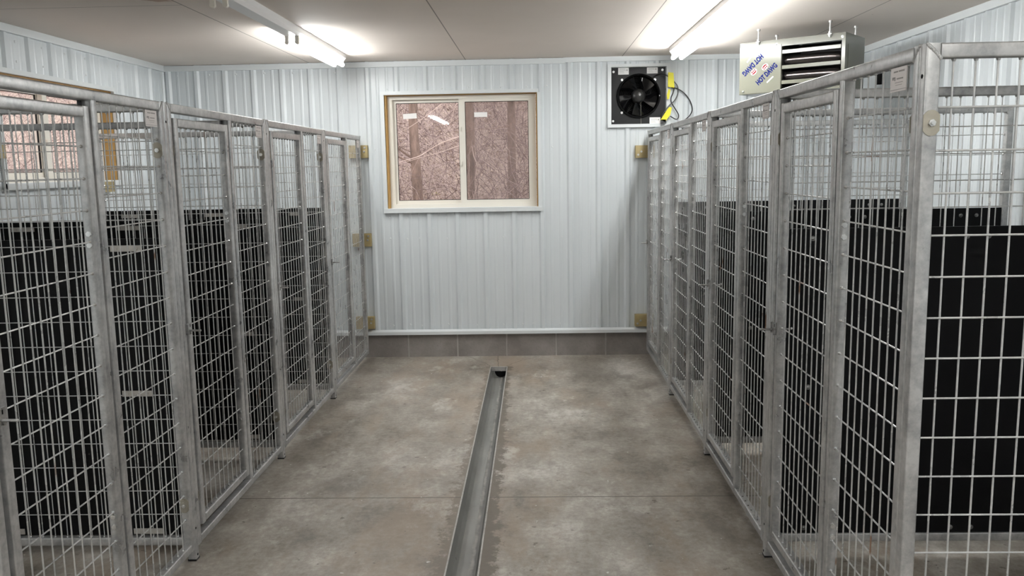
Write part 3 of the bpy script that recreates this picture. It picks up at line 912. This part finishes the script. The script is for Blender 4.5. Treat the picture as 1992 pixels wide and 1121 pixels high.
def spline(ps, n=10):
    out = []
    for i in range(len(ps) - 1):
        p0, p1, p2, p3 = ps[max(i - 1, 0)], ps[i], ps[i + 1], ps[min(i + 2, len(ps) - 1)]
        for k_ in range(n):
            t = k_ / n
            out.append(.5 * ((2 * p1) + (p2 - p0) * t + (2 * p0 - 5 * p1 + 4 * p2 - p3) * t * t + (3 * p1 - p0 - 3 * p2 + p3) * t ** 3))
    out.append(ps[-1]); return out
paths = [([(745, 312), (800, 268), (870, 250), (930, 268), (990, 300), (1065, 375), (1108, 440), (1112, 540), (1062, 640), (985, 712), (920, 795), (880, 880)], FY - .02, WB - .05),
         ([(930, 475), (1010, 455), (1100, 468), (1200, 530), (1285, 640), (1320, 760), (1295, 840), (1240, 900), (1150, 960), (1060, 1000)], FY - .015, WB - .045),
         ([(1062, 440), (1040, 530), (1012, 600), (1018, 670), (1062, 745), (1118, 840), (1115, 895), (1080, 912), (1000, 868)], WB - .04, WB - .055)]
cm = MB()
for pl, ya, yb in paths:
    n = len(pl)
    ps = [Z4(x, y, ya + (yb - ya) * min(1, 3 * i / (n - 1))) for i, (x, y) in enumerate(pl)]
    cm.tube(spline(ps), .0042, 8)
cord = fb(cm, 'power_cord', RUBBER)
def yellow(poly, Y, dy):
    mb = MB(); pts = [Z4(x, y, Y) for x, y in poly]; n = len(pts)
    vs = [p_ + Vector((0, 0, 0)) for p_ in pts] + [p_ + Vector((0, dy, 0)) for p_ in pts]
    mb.add(vs, [tuple(range(n)), tuple(reversed(range(n, 2 * n)))] + [(i, n + i, n + (i + 1) % n, (i + 1) % n) for i in range(n)])
    fb(mb, 'warning_tag', YELLOW, cord, smooth=False)
yellow([(972, 228), (1048, 236), (1062, 452), (968, 440)], WB - .062, .012)
yellow([(975, 470), (1005, 480), (985, 615), (958, 625), (952, 560)], WB - .05, .006)
yellow([(985, 735), (1025, 742), (1000, 850), (925, 950), (862, 922), (905, 850)], WB - .075, .02)
mb = MB(); a, b = Z4(868, 925, WB - .07), Z4(935, 965, WB - .07); mb.box(a.x, b.x, WB - .075, WB - .045, b.z - .004, a.z + .004)
fb(mb, 'plug', RUBBER, cord)

# ------------------------------------------------------------------ heater
S_ = 1.10
HA = Vector((1.233, 5.256, 0)) * S_; HT = 1.567 + .703 * S_
hu = Vector((.78542, -.61896, 0)); hn = Vector((-.61896, -.78542, 0))
HW, HH = .620 * S_, .301 * S_
heat = empty('unit_heater', (HA.x, HA.y, HT - HH)); heat.rotation_euler = (0, 0, math.atan2(hu.y, hu.x))
tag(heat, 'putty grey gas unit heater hung from the ceiling above the right kennels', 'heater')
# local: x along the front, -y out of the front face, z up from the bottom
Z = lambda z: (z - 1.969) * S_
X = lambda x: x * S_
D1_, D2_ = .325 * S_, .64 * S_
ox0, ox1, oz0, oz1 = X(.258), X(.600), Z(1.985), Z(2.230)
cb = MB()
cb.box(0, ox0, 0, .02, 0, HH); cb.box(ox1, HW, 0, .02, 0, HH); cb.box(ox0, ox1, 0, .02, oz1, HH); cb.box(ox0, ox1, 0, .02, 0, oz0)
cb.box(0, .004, .02, D1_, 0, HH); cb.box(HW - .004, HW, .02, D1_, 0, HH); cb.box(.004, HW - .004, .02, D1_, HH - .004, HH); cb.box(.004, HW - .004, .02, D1_, 0, .004)
cb.box(.06, HW - .20, D1_, D2_, .02, HH - .10)
cb.build('cabinet', HEATER, heat, smooth=False)
MB().box(.006, HW - .006, D1_ - .03, D1_ - .02, .006, HH - .006).box(ox0 - .012, ox0 - .004, .02, D1_ - .03, .01, HH - .01).build('inner_liner', simple('liner_black', (.012, .010, .010), .5), heat, smooth=False)  # near-black sheets across the back and left of the heater's inside
MB().box(.003, ox0 - .002, -.004, -.0005, .004, oz1 + .012).build('service_panel', HEATER, heat, smooth=False)
lv = (2.197, 2.110, 2.025)
for z_ in lv:
    m_ = MB(); zc = Z(z_)
    pr = [(-.002, zc - .011), (.002, zc - .012), (.030, zc + .008), (.030, zc + .011), (.002, zc + .012), (-.002, zc + .011)]
    m_.prism(pr, 'x', ox0 + .004, ox1 - .004); m_.build('louver', HEATER, heat, smooth=False)
for z_ in (2.158, 2.068):
    m_ = MB(); zc = Z(z_) - .006; rr = .033
    m_.tube([(ox0 - .002, .075, zc), (ox0 + .1, .075, zc + .001), (ox1 - .09, .075, zc), (ox1 - .045, .078, zc - .002), (ox1 - .018, .095, zc - .010), (ox1 - .010, .125, zc - .018)], rr, 18)
    m_.build('heat_exchanger_tube', TUBEST, heat)
for (x_, z_) in ((.021, 2.241), (.227, 2.243), (.027, 1.986), (.604, 2.247)):
    y_ = -.004 if x_ < .25 and z_ < 2.235 else 0
    MB().cyl((X(x_), .001, Z(z_)), (X(x_), -.004, Z(z_)), .008, 12).ball((X(x_), -.004, Z(z_)), .006, 8, 5).build('screw', ZINC, heat)
for (x_, y_) in ((.117, -.006), (.535, -.006), (.575, D1_ - .03), (.1, D1_ - .03)):
    b_ = MB(); x_ = X(x_)
    b_.cyl((x_, y_, HH - .022), (x_, y_, CZ - (HT - HH)), .0048, 8)
    b_.cyl((x_, y_, HH + .002), (x_, y_, HH + .012), .010, 6); b_.cyl((x_, y_, HH - .016), (x_, y_, HH - .006), .010, 6)
    b_.cyl((x_, y_, CZ - (HT - HH) - .012), (x_, y_, CZ - (HT - HH)), .011, 10)
    b_.box(x_ - .012, x_ + .012, y_ - .010, y_ + .014, HH - .005, HH - .001)
    b_.build('hanger_rod', ZINC, heat)
MB().box(HW - .001, HW + .002, .05, D1_ - .05, HH * .1, HH * .8).build('side_access_panel', HEATER, heat, smooth=False)
# lettering on the service panel
PY = -.0046
def face(x, z, ang): return Matrix.Translation((X(x), PY, Z(z))) @ Matrix.Rotation(PI / 2, 4, 'X') @ Matrix.Rotation(ang, 4, 'Z')
ang = math.radians(41.5)
for (cx, cz, a_, nm) in ((.172, 2.078, ang, 'lower'), (.083, 2.138, ang + PI, 'upper')):
    text_mesh('lettering', 'HOT DAWG', .046, BLUE, face(cx, cz, a_), heat, .0020, .66)
for (cx, cz, a_) in ((.160, 2.121, ang), (.092, 2.097, ang + PI)):
    bk = MB(); n = 20
    bk.prism([(.024 * math.cos(2 * PI * i / n), .017 * math.sin(2 * PI * i / n)) for i in range(n)], 'z', -.0006, .0003)
    bk.xf(face(cx, cz, a_)); e_ = bk.build('emblem', PAPER, heat, smooth=False)
    rd = MB()
    rd.prism([(-.020, .002), (.019, .002), (.020, .006), (.009, .012), (-.009, .012), (-.020, .006)], 'z', .0003, .0008)
    for x0_, x1_ in ((-.016, -.008), (-.005, .003), (.006, .015)): rd.prism([(x0_, -.012), (x1_, -.012), (x1_, -.001), (x0_, -.001)], 'z', .0003, .0008)
    rd.xf(face(cx, cz, a_)); rd.build('emblem_print', RED, e_, smooth=False)
for (cx, cz, a_) in ((.064, 2.174, math.radians(48)), (.193, 2.046, math.radians(41))):
    MB().box(-.027, .027, -.0038, .0038, -.0005, .0004).xf(face(cx, cz, a_)).build('white_strip', PAPER, heat, smooth=False)
bx_ = MB().box(WR - .05, WR - .018, 6.30, 6.335, 2.105, 2.185).build('wall_box', BLKPAINT)
tag(bx_, 'small black box high on the right wall, behind the near sidelight wires', 'electrical box')

# ------------------------------------------------------------------ outdoors
def ground_z(x, y):
    d = max(0., max(y - 7.6, -3.6 - x, x - 40))
    return -.25 + .34 * max(0, d - 1.0) + .25 * math.sin(x * .8) * math.cos(y * .6) * min(1, d * .3)
gm = MB(); xs = [-34 + 1. * i for i in range(56)]; ys = [-12 + 1. * i for i in range(50)]
vs = [(x, y, ground_z(x, y) if not (-3.4 < x < 3 and y < 7.4) else -.3) for y in ys for x in xs]
nx = len(xs)
gm.add(vs, [(j * nx + i, j * nx + i + 1, (j + 1) * nx + i + 1, (j + 1) * nx + i) for j in range(len(ys) - 1) for i in range(nx - 1)])
go = gm.build('wooded_ground', LITTER); tag(go, kind='structure')
rnd = random.Random(11)
def tree(x, y, h, r, label, mat, lean=0., group='bare trees outside the windows'):
    z0 = ground_z(x, y) - .1
    t = empty('bare_tree', (x, y, z0))
    pts = [(lean * h * (i / 7) + rnd.uniform(-.03, .03), rnd.uniform(-.03, .03), h * i / 7) for i in range(8)]
    MB().tube(pts, r, 10, .45).build('trunk', mat, t)
    for _ in range(9):
        k_ = rnd.uniform(.25, .98); b0 = Vector((lean * h * k_, 0, h * k_)); a = rnd.uniform(0, 2 * PI); L = rnd.uniform(.8, 2.2)
        d = Vector((math.cos(a), math.sin(a) * .6, rnd.uniform(.1, .7))); ps = [b0]
        for i in range(5):
            d = (d + Vector((rnd.uniform(-.3, .3), rnd.uniform(-.3, .3), rnd.uniform(-.15, .25)))).normalized(); ps.append(ps[-1] + d * L / 5)
        MB().tube(ps, r * rnd.uniform(.10, .24), 6, .25).build('branch', mat, t)
    tag(t, label, 'tree', group); return t
tree(-1.535, 11.0, 4.5, .076, 'thick brown tree trunk in the left pane of the back window', BARK)
tree(-.875, 11.4, 5.5, .085, 'dim trunk just right of the middle bar of the back window', BARK)
tree(-.325, 12.2, 6.0, .066, 'tall tree trunk in the right half of the right window pane', BARK)
tree(-1.52, 18.5, 6.0, .14, 'slim distant tree between the thick trunk and the middle bar', BARK2)
tree(-10.0, 13.6, 6., .17, 'grey tree outside the left wall window', BARK2)
tree(-12.0, 19.5, 6.5, .16, 'grey tree far off outside the left wall window', BARK2)
def brush(name, ns, area, hmin, hmax, mats, label, rr=(.0018, .0075)):
    mb = MB(); split = 0
    for k_, n in enumerate(ns):
        if k_: split = len(mb.f)
        for _ in range(n):
            x, y = area(); z = ground_z(x, y); h = rnd.uniform(hmin, hmax)
            a = rnd.uniform(0, 2 * PI); d = Vector((.75 * math.cos(a), .75 * math.sin(a), rnd.uniform(.3, 1.5))).normalized()
            ps = [Vector((x, y, z))]
            for i in range(6):
                d = (d + Vector((rnd.uniform(-.5, .5), rnd.uniform(-.5, .5), rnd.uniform(-.4, .25)))).normalized(); ps.append(ps[-1] + d * h / 6)
            mb.tube(ps, rnd.uniform(*rr), 3, .3)
    o = mb.build(name, mats[0], smooth=False); o.data.materials.append(mats[1])
    o.data.polygons.foreach_set('material_index', [0 if i < split else 1 for i in range(len(o.data.polygons))])
    tag(o, label, 'undergrowth', kind='stuff'); return o
def area_b():
    t = rnd.random(); y = 10.4 + 12 * t ** 1.1; w = .30 * y
    return rnd.uniform(-.06 * y - w * .95, .02 * y + w * .55), y
def area_l():
    x = -5.2 - 13 * rnd.random() ** 1.3; k_ = -x / 3.
    return x, rnd.uniform(3.6, 7.2) * k_ * .95
brush('brush_thicket', (3600, 2800), area_b, .5, 2.5, (TWIG, TWIG2), 'tangle of pinkish bare twigs beyond the back window')
brush('brush_thicket', (2400, 1200), area_l, .6, 2.7, (TWIG, TWIG2), 'pale bare brush beyond the left wall window')
def leaves(name, n, area, s0, s1, zr, mat, label):
    mb = MB()
    for _ in range(n):
        x, y = area(); z = ground_z(x, y) + rnd.uniform(.01, zr); s = rnd.uniform(s0, s1)
        M_ = Matrix.Translation((x, y, z)) @ Matrix.Rotation(rnd.uniform(0, 6.28), 4, 'Z') @ Matrix.Rotation(rnd.uniform(-1.2, 1.2), 4, 'X')
        q = [M_ @ Vector(v) for v in ((-s, 0, 0), (0, -s * .5, s * .12), (s, 0, 0), (0, s * .5, s * .12))]
        mb.add(q, [(0, 1, 2, 3)])
    o = mb.build(name, mat, smooth=False); tag(o, label, 'leaves', kind='stuff')
leaves('fallen_leaves', 9000, area_b, .03, .075, .10, LITTER, 'pinkish tan fallen leaves under the trees beyond the back window')
def patch(cx, cy, r): return lambda: (cx + rnd.gauss(0, r), cy + rnd.gauss(0, r))
leaves('green_shrub', 260, patch(-1.42, 11.6, .18), .03, .06, .42, GREEN, 'yellow green sprigs right of the thick trunk outside')
leaves('green_shrub', 200, patch(-1.72, 10.6, .13), .03, .05, .30, GREEN, 'yellow green sprigs at the foot of the thick trunk, lower left of the window')
def branch(pts, Y, r, label, mat=None):
    ps = [pxz(u_, v_, Y + dy) for u_, v_, dy in pts]
    o = MB().tube(spline([Vector(p_) for p_ in ps], 6), r, 6, .4).build('fallen_branch', mat or PALE); tag(o, label, 'branch', 'pale leaning branches outside')
branch([(893, 266, 0), (862, 277, .1), (838, 290, .3), (815, 304, .3), (772, 318, .2), (740, 340, .2)], 10.4, .0065, 'long pale branch crossing the left window pane in front of the thick trunk')
branch([(893, 284, 0), (850, 298, .1), (800, 312, .2), (760, 325, .2)], 10.5, .004, 'thinner pale branch just below the long one in the left pane')
branch([(862, 200, 0), (820, 232, .1), (785, 254, .2), (760, 262, .2)], 10.4, .004, 'thin pale branch slanting across the top of the left pane')
branch([(888, 200, 0), (880, 225, .1), (874, 250, .2)], 10.3, .004, 'short upright pale twig by the middle bar, top of left pane')
branch([(990, 244, 0), (960, 250, .1), (925, 252, .2), (900, 258, .3)], 11.0, .006, 'grey branch crossing the right pane at mid height', BARK2)
branch([(918, 285, 0), (922, 305, .1), (928, 322, .1), (924, 350, .2), (926, 380, .2)], 10.8, .006, 'crooked pale stem near the left side of the right pane')

# ------------------------------------------------------------------ light and colour
w = bpy.data.worlds.new('overcast_sky'); scene.world = w; w.use_nodes = True
nt = w.node_tree; bg = nt.nodes['Background']
bg.inputs[0].default_value = (1.0, .97, .955, 1); bg.inputs[1].default_value = 2.7
scene.view_settings.view_transform = 'Standard'; scene.view_settings.look = 'None'
scene.view_settings.exposure = 0.0; scene.view_settings.gamma = 1; scene.view_settings.use_curve_mapping = False
